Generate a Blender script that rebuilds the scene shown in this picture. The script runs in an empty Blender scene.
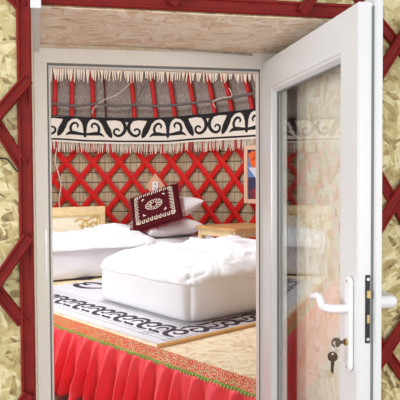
import bpy, bmesh, math, random
from mathutils import Vector, Matrix, noise
random.seed(7)
D = bpy.data
C = bpy.context.scene.collection
S = bpy.context.scene
R = math.radians
PI = math.pi

# ------------------------------------------------------------------ camera
CAM = Vector((0.0, -2.2, 1.36)); FPX = 622.0
PSI, PIT, ROL = R(11.0), R(-1.84), R(0.27)
fwd = Vector((math.sin(PSI)*math.cos(PIT), math.cos(PSI)*math.cos(PIT), math.sin(PIT)))
r0 = Vector((math.cos(PSI), -math.sin(PSI), 0)); u0 = r0.cross(fwd)
rgt = r0*math.cos(ROL) - u0*math.sin(ROL); upv = u0*math.cos(ROL) + r0*math.sin(ROL)
cd = D.cameras.new('camera'); cam = D.objects.new('camera', cd); C.objects.link(cam)
cd.sensor_width = 36.0; cd.lens = FPX/400.0*36.0; cd.clip_start = 0.02
M = Matrix((rgt, upv, -fwd)).transposed().to_4x4(); M.translation = CAM
cam.matrix_world = M
S.camera = cam
def ray(px, py): return fwd + rgt*((px-200)/FPX) - upv*((py-200)/FPX)
def at_y(px, py, y): d = ray(px, py); return CAM + d*((y-CAM.y)/d.y)
def at_z(px, py, z): d = ray(px, py); return CAM + d*((z-CAM.z)/d.z)

# ------------------------------------------------------------------ light
w = D.worlds.new('sky'); S.world = w; w.use_nodes = True
bg = w.node_tree.nodes['Background']; bg.inputs[0].default_value = (0.93, 0.96, 1.0, 1); bg.inputs[1].default_value = 0.95
def area(name, loc, target, sx, sy, power, col=(1,1,1)):
    l = D.lights.new(name, 'AREA'); l.shape = 'RECTANGLE'; l.size = sx; l.size_y = sy; l.energy = power; l.color = col
    o = D.objects.new(name, l); C.objects.link(o); o.location = loc
    o.rotation_euler = (Vector(target)-Vector(loc)).to_track_quat('-Z', 'Y').to_euler(); return o
area('crown_daylight', (0.1, 2.3, 3.3), (0.1, 2.3, 0), 1.2, 1.2, 82, (0.93, 0.97, 1.0))
area('left_side_fill', (-2.0, 1.3, 1.35), (0.6, 2.4, 0.5), 0.8, 0.9, 46, (0.94, 0.97, 1.0))  # added fill from the left; the yurt wall has no opening there
area('entrance_daylight', (-2.5, -1.5, 1.3), (0.6, -0.3, 1.2), 1.6, 1.8, 72, (0.98, 0.99, 1.0))
area('forecourt_daylight', (0.9, -4.0, 1.2), (0.5, 0.2, 1.0), 2.2, 1.4, 60, (1, 0.98, 0.95))
S.view_settings.view_transform = 'Standard'; S.view_settings.look = 'None'
S.view_settings.gamma = 1.0; S.view_settings.use_curve_mapping = False
S.view_settings.exposure = 0.0

# ------------------------------------------------------------------ materials
def mat(name, col, rough=0.6, metal=0.0, spec=0.4, bump=0.0, bscale=60.0, var=0.0, sheen=0.0):
    m = D.materials.new(name); m.use_nodes = True; nt = m.node_tree; b = nt.nodes['Principled BSDF']
    b.inputs['Base Color'].default_value = (*col, 1); b.inputs['Roughness'].default_value = rough
    b.inputs['Metallic'].default_value = metal; b.inputs['Specular IOR Level'].default_value = spec
    if sheen: b.inputs['Sheen Weight'].default_value = sheen
    tc = nt.nodes.new('ShaderNodeTexCoord')
    if bump or var:
        n = nt.nodes.new('ShaderNodeTexNoise'); n.inputs['Scale'].default_value = bscale; n.inputs['Detail'].default_value = 4
        nt.links.new(tc.outputs['Object'], n.inputs['Vector'])
        if bump:
            bp = nt.nodes.new('ShaderNodeBump'); bp.inputs['Strength'].default_value = bump; bp.inputs['Distance'].default_value = 0.01
            nt.links.new(n.outputs['Fac'], bp.inputs['Height']); nt.links.new(bp.outputs[0], b.inputs['Normal'])
        if var:
            rp = nt.nodes.new('ShaderNodeValToRGB'); e = rp.color_ramp.elements
            e[0].position = 0.3; e[1].position = 0.7
            e[0].color = (*[c*(1-var) for c in col], 1); e[1].color = (*[min(1, c*(1+var)) for c in col], 1)
            nt.links.new(n.outputs['Fac'], rp.inputs[0]); nt.links.new(rp.outputs[0], b.inputs['Base Color'])
    return m

def osb(name, stops, plane='XZ', fl=1.0, along=0):
    """oriented strand board: two crossing layers of long thin flakes"""
    m = D.materials.new(name); m.use_nodes = True; nt = m.node_tree; N = nt.nodes; L = nt.links; b = N['Principled BSDF']
    tc = N.new('ShaderNodeTexCoord')
    nz = N.new('ShaderNodeTexNoise'); nz.inputs['Scale'].default_value = 9; nz.inputs['Detail'].default_value = 2
    L.new(tc.outputs['Object'], nz.inputs['Vector'])
    ad = N.new('ShaderNodeVectorMath'); ad.operation = 'MULTIPLY_ADD'
    L.new(nz.outputs['Color'], ad.inputs[0]); ad.inputs[1].default_value = (0.05, 0.05, 0.05); L.new(tc.outputs['Object'], ad.inputs[2])
    def layer(rot, sc, seed):
        mp = N.new('ShaderNodeMapping'); mp.vector_type = 'POINT'
        mp.inputs['Location'].default_value = (seed, seed*1.7, seed*0.6)
        ax = {'XZ': 1, 'XY': 2, 'YZ': 0}[plane]
        rv = [0, 0, 0]; rv[ax] = rot; mp.inputs['Rotation'].default_value = rv
        mp2 = N.new('ShaderNodeMapping'); mp2.inputs['Scale'].default_value = sc
        L.new(ad.outputs[0], mp.inputs['Vector']); L.new(mp.outputs[0], mp2.inputs['Vector'])
        v = N.new('ShaderNodeTexVoronoi'); v.inputs['Scale'].default_value = 1.0; L.new(mp2.outputs[0], v.inputs['Vector'])
        sp = N.new('ShaderNodeSeparateColor'); L.new(v.outputs['Color'], sp.inputs[0])
        return v, sp
    a, s_ = 44*fl, 13*fl
    scl = {'XZ': [(s_, 4, a), (a, 4, s_)], 'XY': [(s_, a, 4), (a, s_, 4)], 'YZ': [(4, s_, a), (4, a, s_)]}[plane]
    v1, s1 = layer(0.35, scl[along], 0.0); v2, s2 = layer(-0.5, scl[along], 3.3); v3, s3 = layer(0.2, scl[1-along], 7.1)
    pick = N.new('ShaderNodeMath'); pick.operation = 'GREATER_THAN'; pick.inputs[1].default_value = 0.5; L.new(s1.outputs[1], pick.inputs[0])
    mx = N.new('ShaderNodeMix'); L.new(pick.outputs[0], mx.inputs[0]); L.new(s1.outputs[0], mx.inputs[2]); L.new(s2.outputs[0], mx.inputs[3])
    pk2 = N.new('ShaderNodeMath'); pk2.operation = 'GREATER_THAN'; pk2.inputs[1].default_value = 0.72; L.new(s3.outputs[1], pk2.inputs[0])
    mx2 = N.new('ShaderNodeMix'); L.new(pk2.outputs[0], mx2.inputs[0]); L.new(mx.outputs[0], mx2.inputs[2]); L.new(s3.outputs[0], mx2.inputs[3])
    fine = N.new('ShaderNodeTexNoise'); fine.inputs['Scale'].default_value = 70; fine.inputs['Detail'].default_value = 5; L.new(ad.outputs[0], fine.inputs['Vector'])
    mx3 = N.new('ShaderNodeMix'); mx3.inputs[0].default_value = 0.45; L.new(mx2.outputs[0], mx3.inputs[2]); L.new(fine.outputs['Fac'], mx3.inputs[3])
    rp = N.new('ShaderNodeValToRGB'); cr = rp.color_ramp
    while len(cr.elements) > 1: cr.elements.remove(cr.elements[0])
    cr.elements[0].position = stops[0][0]; cr.elements[0].color = (*stops[0][1], 1)
    for p, c in stops[1:]:
        e = cr.elements.new(p); e.color = (*c, 1)
    L.new(mx3.outputs[0], rp.inputs[0]); L.new(rp.outputs[0], b.inputs['Base Color'])
    bp = N.new('ShaderNodeBump'); bp.inputs['Strength'].default_value = 0.35; bp.inputs['Distance'].default_value = 0.004
    L.new(mx3.outputs[0], bp.inputs['Height']); L.new(bp.outputs[0], b.inputs['Normal'])
    b.inputs['Roughness'].default_value = 0.55
    return m

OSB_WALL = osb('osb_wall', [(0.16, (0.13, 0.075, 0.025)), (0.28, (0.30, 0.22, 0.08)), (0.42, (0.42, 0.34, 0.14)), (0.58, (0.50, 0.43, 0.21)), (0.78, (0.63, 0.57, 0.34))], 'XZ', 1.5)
OSB_SOFFIT = osb('osb_soffit', [(0.12, (0.52, 0.33, 0.19)), (0.3, (0.76, 0.57, 0.40)), (0.55, (0.86, 0.73, 0.57)), (0.85, (0.92, 0.84, 0.73))], 'XY', 1.2)  # same board as the wall, warm bounced light put into the colour
OSB_REVEAL = osb('osb_reveal', [(0.12, (0.66, 0.48, 0.30)), (0.3, (0.86, 0.75, 0.58)), (0.55, (0.92, 0.86, 0.74)), (0.85, (0.95, 0.92, 0.85))], 'YZ', 1.1, 1)  # same board again, paler so the light on it is in the colour
OSB_DECK = osb('osb_deck', [(0.1, (0.50, 0.32, 0.14)), (0.3, (0.70, 0.53, 0.32)), (0.55, (0.82, 0.69, 0.48)), (0.85, (0.86, 0.74, 0.54))], 'XY', 0.95)
RED_OUT = mat('dark_red_paint', (0.17, 0.008, 0.006), 0.6, spec=0.2, bump=0.1, bscale=30, var=0.15)
RED_IN = mat('bright_red_paint', (0.66, 0.018, 0.014), 0.55, spec=0.15, bump=0.1, bscale=30, var=0.12)
RED_POLE = mat('red_pole_paint', (0.60, 0.03, 0.028), 0.45, var=0.15, bscale=20)
DARKPOLE = mat('dark_pole_paint', (0.10, 0.02, 0.02), 0.6)
PVC = mat('white_pvc', (0.66, 0.67, 0.675), 0.28, spec=0.5)
PVC_FRAME = mat('white_pvc_frame', (0.74, 0.72, 0.68), 0.35, spec=0.5)
GASKET = mat('grey_gasket', (0.16, 0.17, 0.17), 0.6)
STEEL = mat('grey_steel', (0.55, 0.56, 0.57), 0.35, metal=0.8)
BLACKM = mat('black_lock_metal', (0.02, 0.02, 0.022), 0.4, metal=0.4)
BRASS = mat('brass', (0.45, 0.33, 0.15), 0.35, metal=0.9)
KEYM = mat('dull_key_metal', (0.11, 0.085, 0.06), 0.35, metal=0.9)
HANDLE = mat('white_handle', (0.76, 0.76, 0.76), 0.3)
FELT = mat('grey_felt', (0.36, 0.31, 0.27), 0.95, bump=0.5, bscale=45, var=0.25)
CREAM = mat('cream_cloth', (0.84, 0.78, 0.68), 0.9, bump=0.2, bscale=90)
BLACKC = mat('black_cloth', (0.018, 0.016, 0.016), 0.9)
OUTL = mat('ochre_cord', (0.55, 0.36, 0.12), 0.8)
FRINGE = mat('cream_fringe', (0.82, 0.74, 0.60), 0.9)
FRINGE2 = mat('red_fringe', (0.60, 0.10, 0.09), 0.9)
ROPE = mat('grey_rope', (0.16, 0.14, 0.13), 0.9)
STRING = mat('pale_string', (0.75, 0.66, 0.54), 0.9)
SHEET = mat('white_sheet', (0.88, 0.89, 0.92), 0.85, bump=0.15, bscale=14)
SHEETB = mat('grey_white_sheet', (0.72, 0.70, 0.73), 0.85, bump=0.15, bscale=12)
DUVET = mat('white_duvet', (0.89, 0.90, 0.93), 0.9, bump=0.25, bscale=16)
PILLOWM = mat('white_pillow', (0.80, 0.76, 0.76), 0.9, bump=0.2, bscale=16)
MAROON = mat('maroon_velvet', (0.07, 0.006, 0.010), 0.9, spec=0.1)
EMBROID = mat('cream_embroidery', (0.75, 0.66, 0.52), 0.9)
PINE = mat('pale_pine', (0.80, 0.60, 0.33), 0.45, var=0.12, bscale=12)
PINEDK = mat('varnished_pine', (0.68, 0.38, 0.15), 0.3, var=0.2, bscale=10)
BOARD = mat('cream_panel', (0.85, 0.76, 0.58), 0.5)
GOLD = mat('gold_carving', (0.70, 0.48, 0.16), 0.5)
SKIRT = mat('red_satin_skirt', (0.92, 0.06, 0.08), 0.5, spec=0.3, sheen=0.2)
GREEN = mat('green_braid', (0.22, 0.36, 0.05), 0.8)
RUGM = mat('white_felt_rug', (0.66, 0.65, 0.69), 0.95, bump=0.3, bscale=50, var=0.04)
RUGD = mat('dark_plum_felt', (0.055, 0.035, 0.05), 0.95)
RUGL = mat('grey_stitching', (0.42, 0.40, 0.42), 0.95)
BARE = mat('dark_floor_boards', (0.16, 0.07, 0.04), 0.5, var=0.3, bscale=6)
TAGW = mat('white_plastic', (0.85, 0.84, 0.82), 0.4)

def reed():
    m = D.materials.new('reed_mat'); m.use_nodes = True; nt = m.node_tree; N = nt.nodes; L = nt.links; b = N['Principled BSDF']
    uv = N.new('ShaderNodeUVMap'); sp = N.new('ShaderNodeSeparateXYZ'); L.new(uv.outputs[0], sp.inputs[0])
    # u metres along wall, v metres up: fine upright reeds crossed by dark binding threads
    def lines(sock, freq, width):
        a = N.new('ShaderNodeMath'); a.operation = 'MULTIPLY'; a.inputs[1].default_value = freq; L.new(sock, a.inputs[0])
        f = N.new('ShaderNodeMath'); f.operation = 'FRACT'; L.new(a.outputs[0], f.inputs[0])
        c = N.new('ShaderNodeMath'); c.operation = 'LESS_THAN'; c.inputs[1].default_value = width; L.new(f.outputs[0], c.inputs[0]); return c
    h = lines(sp.outputs[1], 9.0, 0.10); v = lines(sp.outputs[0], 14.0, 0.12)
    nz = N.new('ShaderNodeTexNoise'); nz.noise_dimensions = '2D'; nz.inputs['Scale'].default_value = 1.0; nz.inputs['Detail'].default_value = 3
    mp = N.new('ShaderNodeMapping'); mp.inputs['Scale'].default_value = (110, 3, 1); L.new(uv.outputs[0], mp.inputs[0]); L.new(mp.outputs[0], nz.inputs['Vector'])
    rp = N.new('ShaderNodeValToRGB'); e = rp.color_ramp.elements; e[0].position = .3; e[1].position = .7
    e[0].color = (.38, .28, .16, 1); e[1].color = (.64, .52, .34, 1); L.new(nz.outputs['Fac'], rp.inputs[0])
    mx = N.new('ShaderNodeMix'); mx.data_type = 'RGBA'; mx.inputs[7].default_value = (.10, .06, .035, 1)
    mm = N.new('ShaderNodeMath'); mm.operation = 'MAXIMUM'; L.new(h.outputs[0], mm.inputs[0])
    v2 = N.new('ShaderNodeMath'); v2.operation = 'MULTIPLY'; v2.inputs[1].default_value = 0.45; L.new(v.outputs[0], v2.inputs[0]); L.new(v2.outputs[0], mm.inputs[1])
    L.new(mm.outputs[0], mx.inputs[0]); L.new(rp.outputs[0], mx.inputs[6]); L.new(mx.outputs[2], b.inputs['Base Color'])
    b.inputs['Roughness'].default_value = .8
    return m
REED = reed()

def brocade():
    m = D.materials.new('gold_red_brocade'); m.use_nodes = True; nt = m.node_tree; N = nt.nodes; L = nt.links; b = N['Principled BSDF']
    uv = N.new('ShaderNodeUVMap')
    mp = N.new('ShaderNodeMapping'); mp.inputs['Scale'].default_value = (42, 42, 1); L.new(uv.outputs[0], mp.inputs[0])
    vo = N.new('ShaderNodeTexVoronoi'); vo.voronoi_dimensions = '2D'; vo.inputs['Scale'].default_value = 1.0; vo.inputs['Randomness'].default_value = .6
    L.new(mp.outputs[0], vo.inputs['Vector'])
    sn = N.new('ShaderNodeMath'); sn.operation = 'MULTIPLY'; sn.inputs[1].default_value = 13; L.new(vo.outputs['Distance'], sn.inputs[0])
    s2 = N.new('ShaderNodeMath'); s2.operation = 'SINE'; L.new(sn.outputs[0], s2.inputs[0])
    rp = N.new('ShaderNodeValToRGB'); e = rp.color_ramp.elements; rp.color_ramp.interpolation = 'CONSTANT'
    e[0].position = 0; e[0].color = (.70, .05, .02, 1); e[1].position = .40; e[1].color = (.90, .70, .34, 1)
    x = rp.color_ramp.elements.new(.93); x.color = (.10, .20, .05, 1)
    L.new(s2.outputs[0], rp.inputs[0]); L.new(rp.outputs[0], b.inputs['Base Color']); b.inputs['Roughness'].default_value = .45
    return m
BROC = brocade()

def glass():
    m = D.materials.new('window_glass'); m.use_nodes = True; nt = m.node_tree; N = nt.nodes; L = nt.links
    N.remove(N['Principled BSDF']); out = N['Material Output']
    lw = N.new('ShaderNodeLayerWeight'); pw = N.new('ShaderNodeMath'); pw.operation = 'POWER'; pw.inputs[1].default_value = 3.0
    L.new(lw.outputs['Facing'], pw.inputs[0])
    ml = N.new('ShaderNodeMath'); ml.operation = 'MULTIPLY_ADD'; ml.inputs[1].default_value = .5; ml.inputs[2].default_value = .03; L.new(pw.outputs[0], ml.inputs[0])
    t = N.new('ShaderNodeBsdfTransparent'); t.inputs[0].default_value = (.97, .98, .97, 1)
    g = N.new('ShaderNodeBsdfGlossy'); g.inputs['Roughness'].default_value = 0.0
    mx = N.new('ShaderNodeMixShader'); L.new(ml.outputs[0], mx.inputs[0]); L.new(t.outputs[0], mx.inputs[1]); L.new(g.outputs[0], mx.inputs[2])
    L.new(mx.outputs[0], out.inputs[0]); return m
GLASS = glass()

# ------------------------------------------------------------------ mesh helpers
class MB:
    def __init__(s): s.v = []; s.f = []; s.uv = None
    def add(s, vs, fs):
        n = len(s.v); s.v += [Vector(p) for p in vs]; s.f += [tuple(i+n for i in f) for f in fs]; return s
    def box(s, a, b):
        x0, y0, z0 = a; x1, y1, z1 = b
        return s.add([(x0,y0,z0),(x1,y0,z0),(x1,y1,z0),(x0,y1,z0),(x0,y0,z1),(x1,y0,z1),(x1,y1,z1),(x0,y1,z1)],
                     [(0,3,2,1),(4,5,6,7),(0,1,5,4),(1,2,6,5),(2,3,7,6),(3,0,4,7)])
    def prism(s, pts, off):      # polygon extruded by a vector
        n = len(pts); off = Vector(off); P = [Vector(p) for p in pts]
        return s.add(P+[p+off for p in P], [tuple(range(n-1,-1,-1)), tuple(range(n,2*n))]+[(i,(i+1)%n,n+(i+1)%n,n+i) for i in range(n)])
    def tube(s, pts, rad, n=8, cap=True):
        P = [Vector(p) for p in pts]; k = len(P); rr = rad if isinstance(rad, (list, tuple)) else [rad]*k
        base = len(s.v); prev = None
        for i, p in enumerate(P):
            t = (P[min(i+1,k-1)]-P[max(i-1,0)]).normalized()
            if prev is None: a = t.orthogonal().normalized()
            else: a = (prev - t*prev.dot(t)).normalized()
            prev = a; b = t.cross(a)
            s.v += [p+(a*math.cos(2*PI*j/n)+b*math.sin(2*PI*j/n))*rr[i] for j in range(n)]
        for i in range(k-1):
            for j in range(n):
                s.f.append((base+i*n+j, base+i*n+(j+1)%n, base+(i+1)*n+(j+1)%n, base+(i+1)*n+j))
        if cap:
            s.f.append(tuple(base+j for j in range(n-1,-1,-1))); s.f.append(tuple(base+(k-1)*n+j for j in range(n)))
        return s
    def bar(s, a, b, wdir, w_, t_, tdir):   # flat bar from a to b
        a, b = Vector(a), Vector(b); wd = Vector(wdir).normalized()*w_/2; td = Vector(tdir).normalized()*t_
        return s.prism([a-wd, a+wd, a+wd+td, a-wd+td], b-a)
    def build(s, name, m, parent=None, smooth=False, bevel=0.0, kind=None, uvs=None, mats=None):
        me = D.meshes.new(name)
        inv = Matrix.Identity(4)
        if parent is not None:
            Mw = Matrix.Identity(4); p = parent; chain = []
            while p is not None: chain.append(p); p = p.parent
            for q in reversed(chain): Mw = Mw @ Matrix.LocRotScale(q.location, q.rotation_euler, q.scale)
            inv = Mw.inverted()
        me.from_pydata([inv @ p for p in s.v], [], s.f); me.update()
        if uvs:
            l = me.uv_layers.new(name='UVMap')
            for lp in me.loops: l.data[lp.index].uv = uvs[lp.vertex_index]
        bm = bmesh.new(); bm.from_mesh(me); bmesh.ops.recalc_face_normals(bm, faces=bm.faces)
        if bevel: bmesh.ops.bevel(bm, geom=[e for e in bm.edges if e.is_manifold and e.calc_face_angle(0) > .5], offset=bevel, segments=2, affect='EDGES', clamp_overlap=True)
        bm.to_mesh(me); bm.free()
        for p in me.polygons: p.use_smooth = smooth
        me.materials.append(m)
        o = D.objects.new(name, me); C.objects.link(o)
        if parent is not None: o.parent = parent
        if kind: o['kind'] = kind
        return o
def thing(name, label, cat, loc=(0,0,0), rz=0, group=None):
    o = D.objects.new(name, None); C.objects.link(o); o.location = loc; o.rotation_euler = (0,0,rz); o.empty_display_size = .1
    o['label'] = label; o['category'] = cat
    if group: o['group'] = group
    return o
def tag(o, label, cat, group=None):
    o['label'] = label; o['category'] = cat
    if group: o['group'] = group
    return o
def struct(name, mb, m, **k): return mb.build(name, m, kind='structure', **k)
def spline(pts, n=8):
    P = [Vector(p) for p in pts]; out = []
    for i in range(len(P)-1):
        a = P[max(i-1,0)]; b = P[i]; c = P[i+1]; d = P[min(i+2,len(P)-1)]
        for k in range(n):
            t = k/n; out.append(.5*((2*b)+(c-a)*t+(2*a-5*b+4*c-d)*t*t+(3*b-3*c+d-a)*t**3))
    out.append(P[-1]); return out
def fbm(x, y, z=0.0, o=4):
    return noise.fractal(Vector((x, y, z)), 0.6, 2.0, o)

def softbox(lx, ly, lz, r, n=(30,30,8), disp=None):
    """rounded box with base centre at origin; returns MB"""
    mb = MB(); idx = {}
    nx, ny, nz = n
    def key(i, j, k):
        if (i,j,k) in idx: return idx[(i,j,k)]
        p = Vector((lx*(i/nx-.5), ly*(j/ny-.5), lz*(k/nz-.5)))
        q = Vector((max(-lx/2+r, min(lx/2-r, p.x)), max(-ly/2+r, min(ly/2-r, p.y)), max(-lz/2+min(r,lz/2), min(lz/2-min(r,lz/2), p.z))))
        d = p-q
        if d.length > 1e-6:
            nn = d.normalized(); p2 = q+nn*min(r, d.length) if d.length > r else p
        else: p2 = p; nn = Vector((0,0,1))
        p = p2.copy(); p.z += lz/2
        if disp: p = disp(p, nn)
        mb.v.append(p); idx[(i,j,k)] = len(mb.v)-1; return idx[(i,j,k)]
    def face(a, b, c, d): mb.f.append((key(*a), key(*b), key(*c), key(*d)))
    for i in range(nx):
        for j in range(ny):
            face((i,j,0),(i,j+1,0),(i+1,j+1,0),(i+1,j,0)); face((i,j,nz),(i+1,j,nz),(i+1,j+1,nz),(i,j+1,nz))
    for i in range(nx):
        for k in range(nz):
            face((i,0,k),(i+1,0,k),(i+1,0,k+1),(i,0,k+1)); face((i,ny,k),(i,ny,k+1),(i+1,ny,k+1),(i+1,ny,k))
    for j in range(ny):
        for k in range(nz):
            face((0,j,k),(0,j,k+1),(0,j+1,k+1),(0,j+1,k)); face((nx,j,k),(nx,j+1,k),(nx,j+1,k+1),(nx,j,k+1))
    return mb
def roundplan(x, y, lx, ly, r_):
    ax, ay = abs(x)-(lx/2-r_), abs(y)-(ly/2-r_)
    if ax > 0 and ay > 0:
        k_ = max(ax, ay)/math.hypot(ax, ay); x = math.copysign(lx/2-r_+ax*k_, x); y = math.copysign(ly/2-r_+ay*k_, y)
    return x, y
def xf(mb, Mx): mb.v = [Mx @ p for p in mb.v]; return mb
def place(loc, heading):     # local +X points along compass heading (degrees from +Y towards +X)
    return Matrix.Translation(Vector(loc)) @ Matrix.Rotation(R(90-heading), 4, 'Z')

# ================================================================== SETTING: entrance recess
FY = -0.53                       # front face of the outer board wall
SOF = 1.812                      # underside of the recess
LX0, LX1 = -0.117, -0.147        # left side of recess, front and back
RX = 0.775
struct('wall_front', MB().box((-1.6, FY, 0), (LX0, FY+.012, 2.6)), OSB_WALL)
struct('wall_front', MB().box((RX, FY, 0), (2.4, FY+.012, 2.6)), OSB_WALL)
struct('wall_front', MB().box((LX0, FY, SOF+.002), (RX, FY+.012, 2.6)), OSB_WALL)
struct('ceiling', MB().prism([(LX0,FY+.012,SOF),(RX,FY+.012,SOF),(RX,.0,SOF+.01),(LX1,.0,SOF)], (0,0,.012)), OSB_SOFFIT)
struct('wall_left', MB().prism([(LX0,FY+.012,0),(LX1,0,0),(LX1-.012,0,0),(LX0-.012,FY+.012,0)], (0,0,SOF)), OSB_REVEAL)
struct('wall_right', MB().prism([(RX,FY+.012,0),(RX-.012,0,0),(RX,0,0),(RX+.012,FY+.012,0)], (0,0,SOF)), OSB_REVEAL)
struct('floor', MB().box((-2.4, -4.2, -.05), (2.8, 0.0, 0)), BARE)

# timber trim around the recess: grooved red mouldings standing 15 mm proud
def moulding(a, b, side, name='trim_1', wd=.034, t=.015, y=FY, parent=None, m=None):
    """flat strip with a raised half-round rib down its middle; lies on plane y, proud towards -Y"""
    a, b = Vector(a), Vector(b); d = (b-a).normalized(); n = Vector((0,-1,0)); s = d.cross(n).normalized()
    prof = [(-.5,0),(-.5,.75),(-.42,1),(-.30,1),(-.26,.7),(-.2,.62),(.2,.62),(.26,.7),(.30,1),(.42,1),(.5,.75),(.5,0)]
    mb = MB().prism([a + s*(u*wd) + n*(v*t) for u, v in prof], b-a)
    return mb.build(name, m or RED_OUT, parent)
pl_top, pl_bot = at_y(27.5, -60, FY), at_y(33, 760, FY)
o = moulding((LX0-.018, FY, SOF+.25), (LX0-.018, FY, 0.0), 0, 'trim_1', wd=.036); o['kind'] = 'structure'
o = moulding((RX+.018, FY, SOF+.25), (RX+.018, FY, 0.0), 0, 'trim_2', wd=.036); o['kind'] = 'structure'
o = moulding((LX0, FY, SOF+.022), (RX, FY, SOF+.022), 0, 'trim_3', wd=.040); o['kind'] = 'structure'
# white plastic corner strip under the soffit on the left
struct('trim_4', MB().prism([(LX0+.001,FY-.012,SOF-.001),(LX0+.026,FY-.012,SOF-.001),(LX1+.020,-.002,SOF-.001),(LX1+.001,-.002,SOF-.001)], (0,0,-.012)).prism(
    [(LX0+.001,FY-.030,SOF-.014),(LX0+.027,FY-.030,SOF-.014),(LX0+.027,FY-.030,SOF+.05),(LX0+.001,FY-.030,SOF+.05)], (0,.03,0)), PVC)

# outer red lattices
def lattice(name, label, strips):
    strips = [((q[0]+(p[0]-q[0])*3, q[1]+(p[1]-q[1])*3), q) if p[0] < 0 else (p, (p[0]+(q[0]-p[0])*2, p[1]+(q[1]-p[1])*2)) for p, q in strips]
    cx = sum(at_y(*s[0], FY).x for s in strips)/len(strips)
    t = thing(name, label, 'lattice', (cx, FY, 0))
    for i, (p, q) in enumerate(strips):
        lift = .0 if i % 2 == 0 else .016
        y = FY - lift
        a, b = at_y(*p, y), at_y(*q, y); a.y = b.y = y
        moulding(a, b, 0, 'slat', wd=.031, t=.016, y=y, parent=t)
    return t
lattice('lattice_panel', 'dark red wooden lattice strips on the strand board wall left of the doorway',
        [((-60,-83),(23,9)), ((-60,182),(28,79.5)), ((-72,13),(23,166)), ((-60,366),(29,236)), ((-90,181),(23,322)), ((-60,524),(29,393))])
lattice('lattice_panel', 'dark red wooden lattice strips on the strand board wall right of the open door',
        [((346,-16),(475,142)), ((357,110),(475,-82)), ((357,140),(475,345)), ((357,262),(475,68)), ((370,330),(475,480)), ((368,378),(475,212))])
t = thing('lattice_panel', 'dark red lattice strips rising above the doorway beam', 'lattice', (.3, FY, SOF+.04))
for (p, q) in [((171,5),(196,-40)), ((301,13),(345,-50))]:
    a, b = at_y(*p, FY-.016), at_y(*q, FY-.016); moulding(a, b, 0, 'slat', wd=.031, y=FY-.016, parent=t)
DARKBACK = mat('dark_backing', (.07,.03,.022), .8)
struct('dark_backing_strip', MB().box((RX-.019, -.085, 0), (RX-.0125, -.001, SOF-.001)), DARKBACK)  # added dark strip behind the glass so the reflection stands out
# loose black cable on left wall
mb = MB().tube(spline([at_y(-20,152,FY-.004), at_y(0,158,FY-.006), at_y(8,160,FY-.006), at_y(16,170,FY-.006), at_y(23,174,FY-.004)], 6), .0022, 6)
tag(mb.build('cable', BLACKM, smooth=True), 'thin black cable on the strand board wall left of the red post', 'cable')

# ------------------------------------------------------------------ white door frame (structure)
FT = SOF; OPT = 1.752            # opening top
JL, JR = -0.104, 0.657
fr = MB()
fr.box((LX1+.001, 0, 0), (JL, .065, FT+.012)).box((JR, 0, 0), (RX-.013, .065, FT+.012)).box((JL, 0, OPT+.012), (JR, .065, FT+.012)).box((JL, 0, 0), (JR, .065, .03))
ob = struct('door_1', fr, PVC_FRAME)
# inner rebate lip and grey gasket as parts of the frame
MB().box((JL, .022, .03), (JL+.010, .062, OPT+.011)).box((JL+.010, .022, OPT+.002), (JR-.003, .062, OPT+.011)).box((JR-.003, .022, .03), (JR, .062, OPT+.011)).build('rebate', PVC_FRAME, ob)
MB().box((JL+.0005, .016, .03), (JL+.005, .022, OPT+.011)).box((JL+.005, .016, OPT+.006), (JR-.003, .022, OPT+.0115)).box((JR-.003, .016, .03), (JR-.0005, .022, OPT+.011)).build('gasket', GASKET, ob)
MB().box((JL-.012, -.0015, 1.02), (JL-.006, .0, 1.19)).build('strike_plate', STEEL, ob)
ob['label'] = 'white plastic door frame set into the strand board recess'

# ------------------------------------------------------------------ open door leaf
HX = 0.66; LW = 0.80; ZT = 1.785; ZB = 0.03; ST = 0.105
leaf = thing('door', 'white plastic door with a tall glass pane swung open towards the viewer', 'door', (HX, 0, 0))
def frame_ring(x0, x1, u0, u1, z0, z1, st, ch=0.0):
    """rectangular ring in the YZ plane, u measured along -Y"""
    mb = MB()
    o_ = [(u0,z0),(u1,z0),(u1,z1),(u0,z1)]; i_ = [(u0+st,z0+st),(u1-st,z0+st),(u1-st,z1-st),(u0+st,z1-st)]
    vs = []
    for x in (x0, x1): vs += [(x,-u,z) for u,z in o_]+[(x,-u,z) for u,z in i_]
    fs = []
    for k in range(4):
        j = (k+1)%4
        fs += [(k,j,4+j,4+k),(8+k,12+k,12+j,8+j),(k,8+k,8+j,j),(4+k,4+j,12+j,12+k)]
    return mb.add(vs, fs)
frame_ring(HX, HX+.040, .0, LW, ZB, ZT, ST).build('frame', PVC, leaf, bevel=.003)
# chamfered glazing bead set inside the frame
def bead():
    mb = MB(); u0, u1, z0, z1 = ST, LW-ST, ZB+ST, ZT-ST; w_ = .016
    vs = []
    for (x, d) in ((HX+.001,-.001),(HX+.004,.006),(HX+.020,w_),(HX+.028,w_),(HX+.028,-.001)):
        vs += [(x,-(u0+d),z0+d),(x,-(u1-d),z0+d),(x,-(u1-d),z1-d),(x,-(u0+d),z1-d)]
    fs = []
    for r_ in range(5):
        for k in range(4):
            a = r_*4; b = ((r_+1)%5)*4; fs.append((a+k, a+(k+1)%4, b+(k+1)%4, b+k))
    return mb.add(vs, fs)
bead().build('glazing_bead', PVC, leaf)
def rng(x0, x1, d0, d1):
    u0, u1, z0, z1 = ST, LW-ST, ZB+ST, ZT-ST
    mb = MB(); vs = []
    for (x, d) in ((x0,d0),(x0,d1),(x1,d1),(x1,d0)):
        vs += [(x,-(u0+d),z0+d),(x,-(u1-d),z0+d),(x,-(u1-d),z1-d),(x,-(u0+d),z1-d)]
    fs = []
    for r_ in range(4):
        for k in range(4):
            a = r_*4; b = ((r_+1)%4)*4; fs.append((a+k, a+(k+1)%4, b+(k+1)%4, b+k))
    return mb.add(vs, fs)
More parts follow.
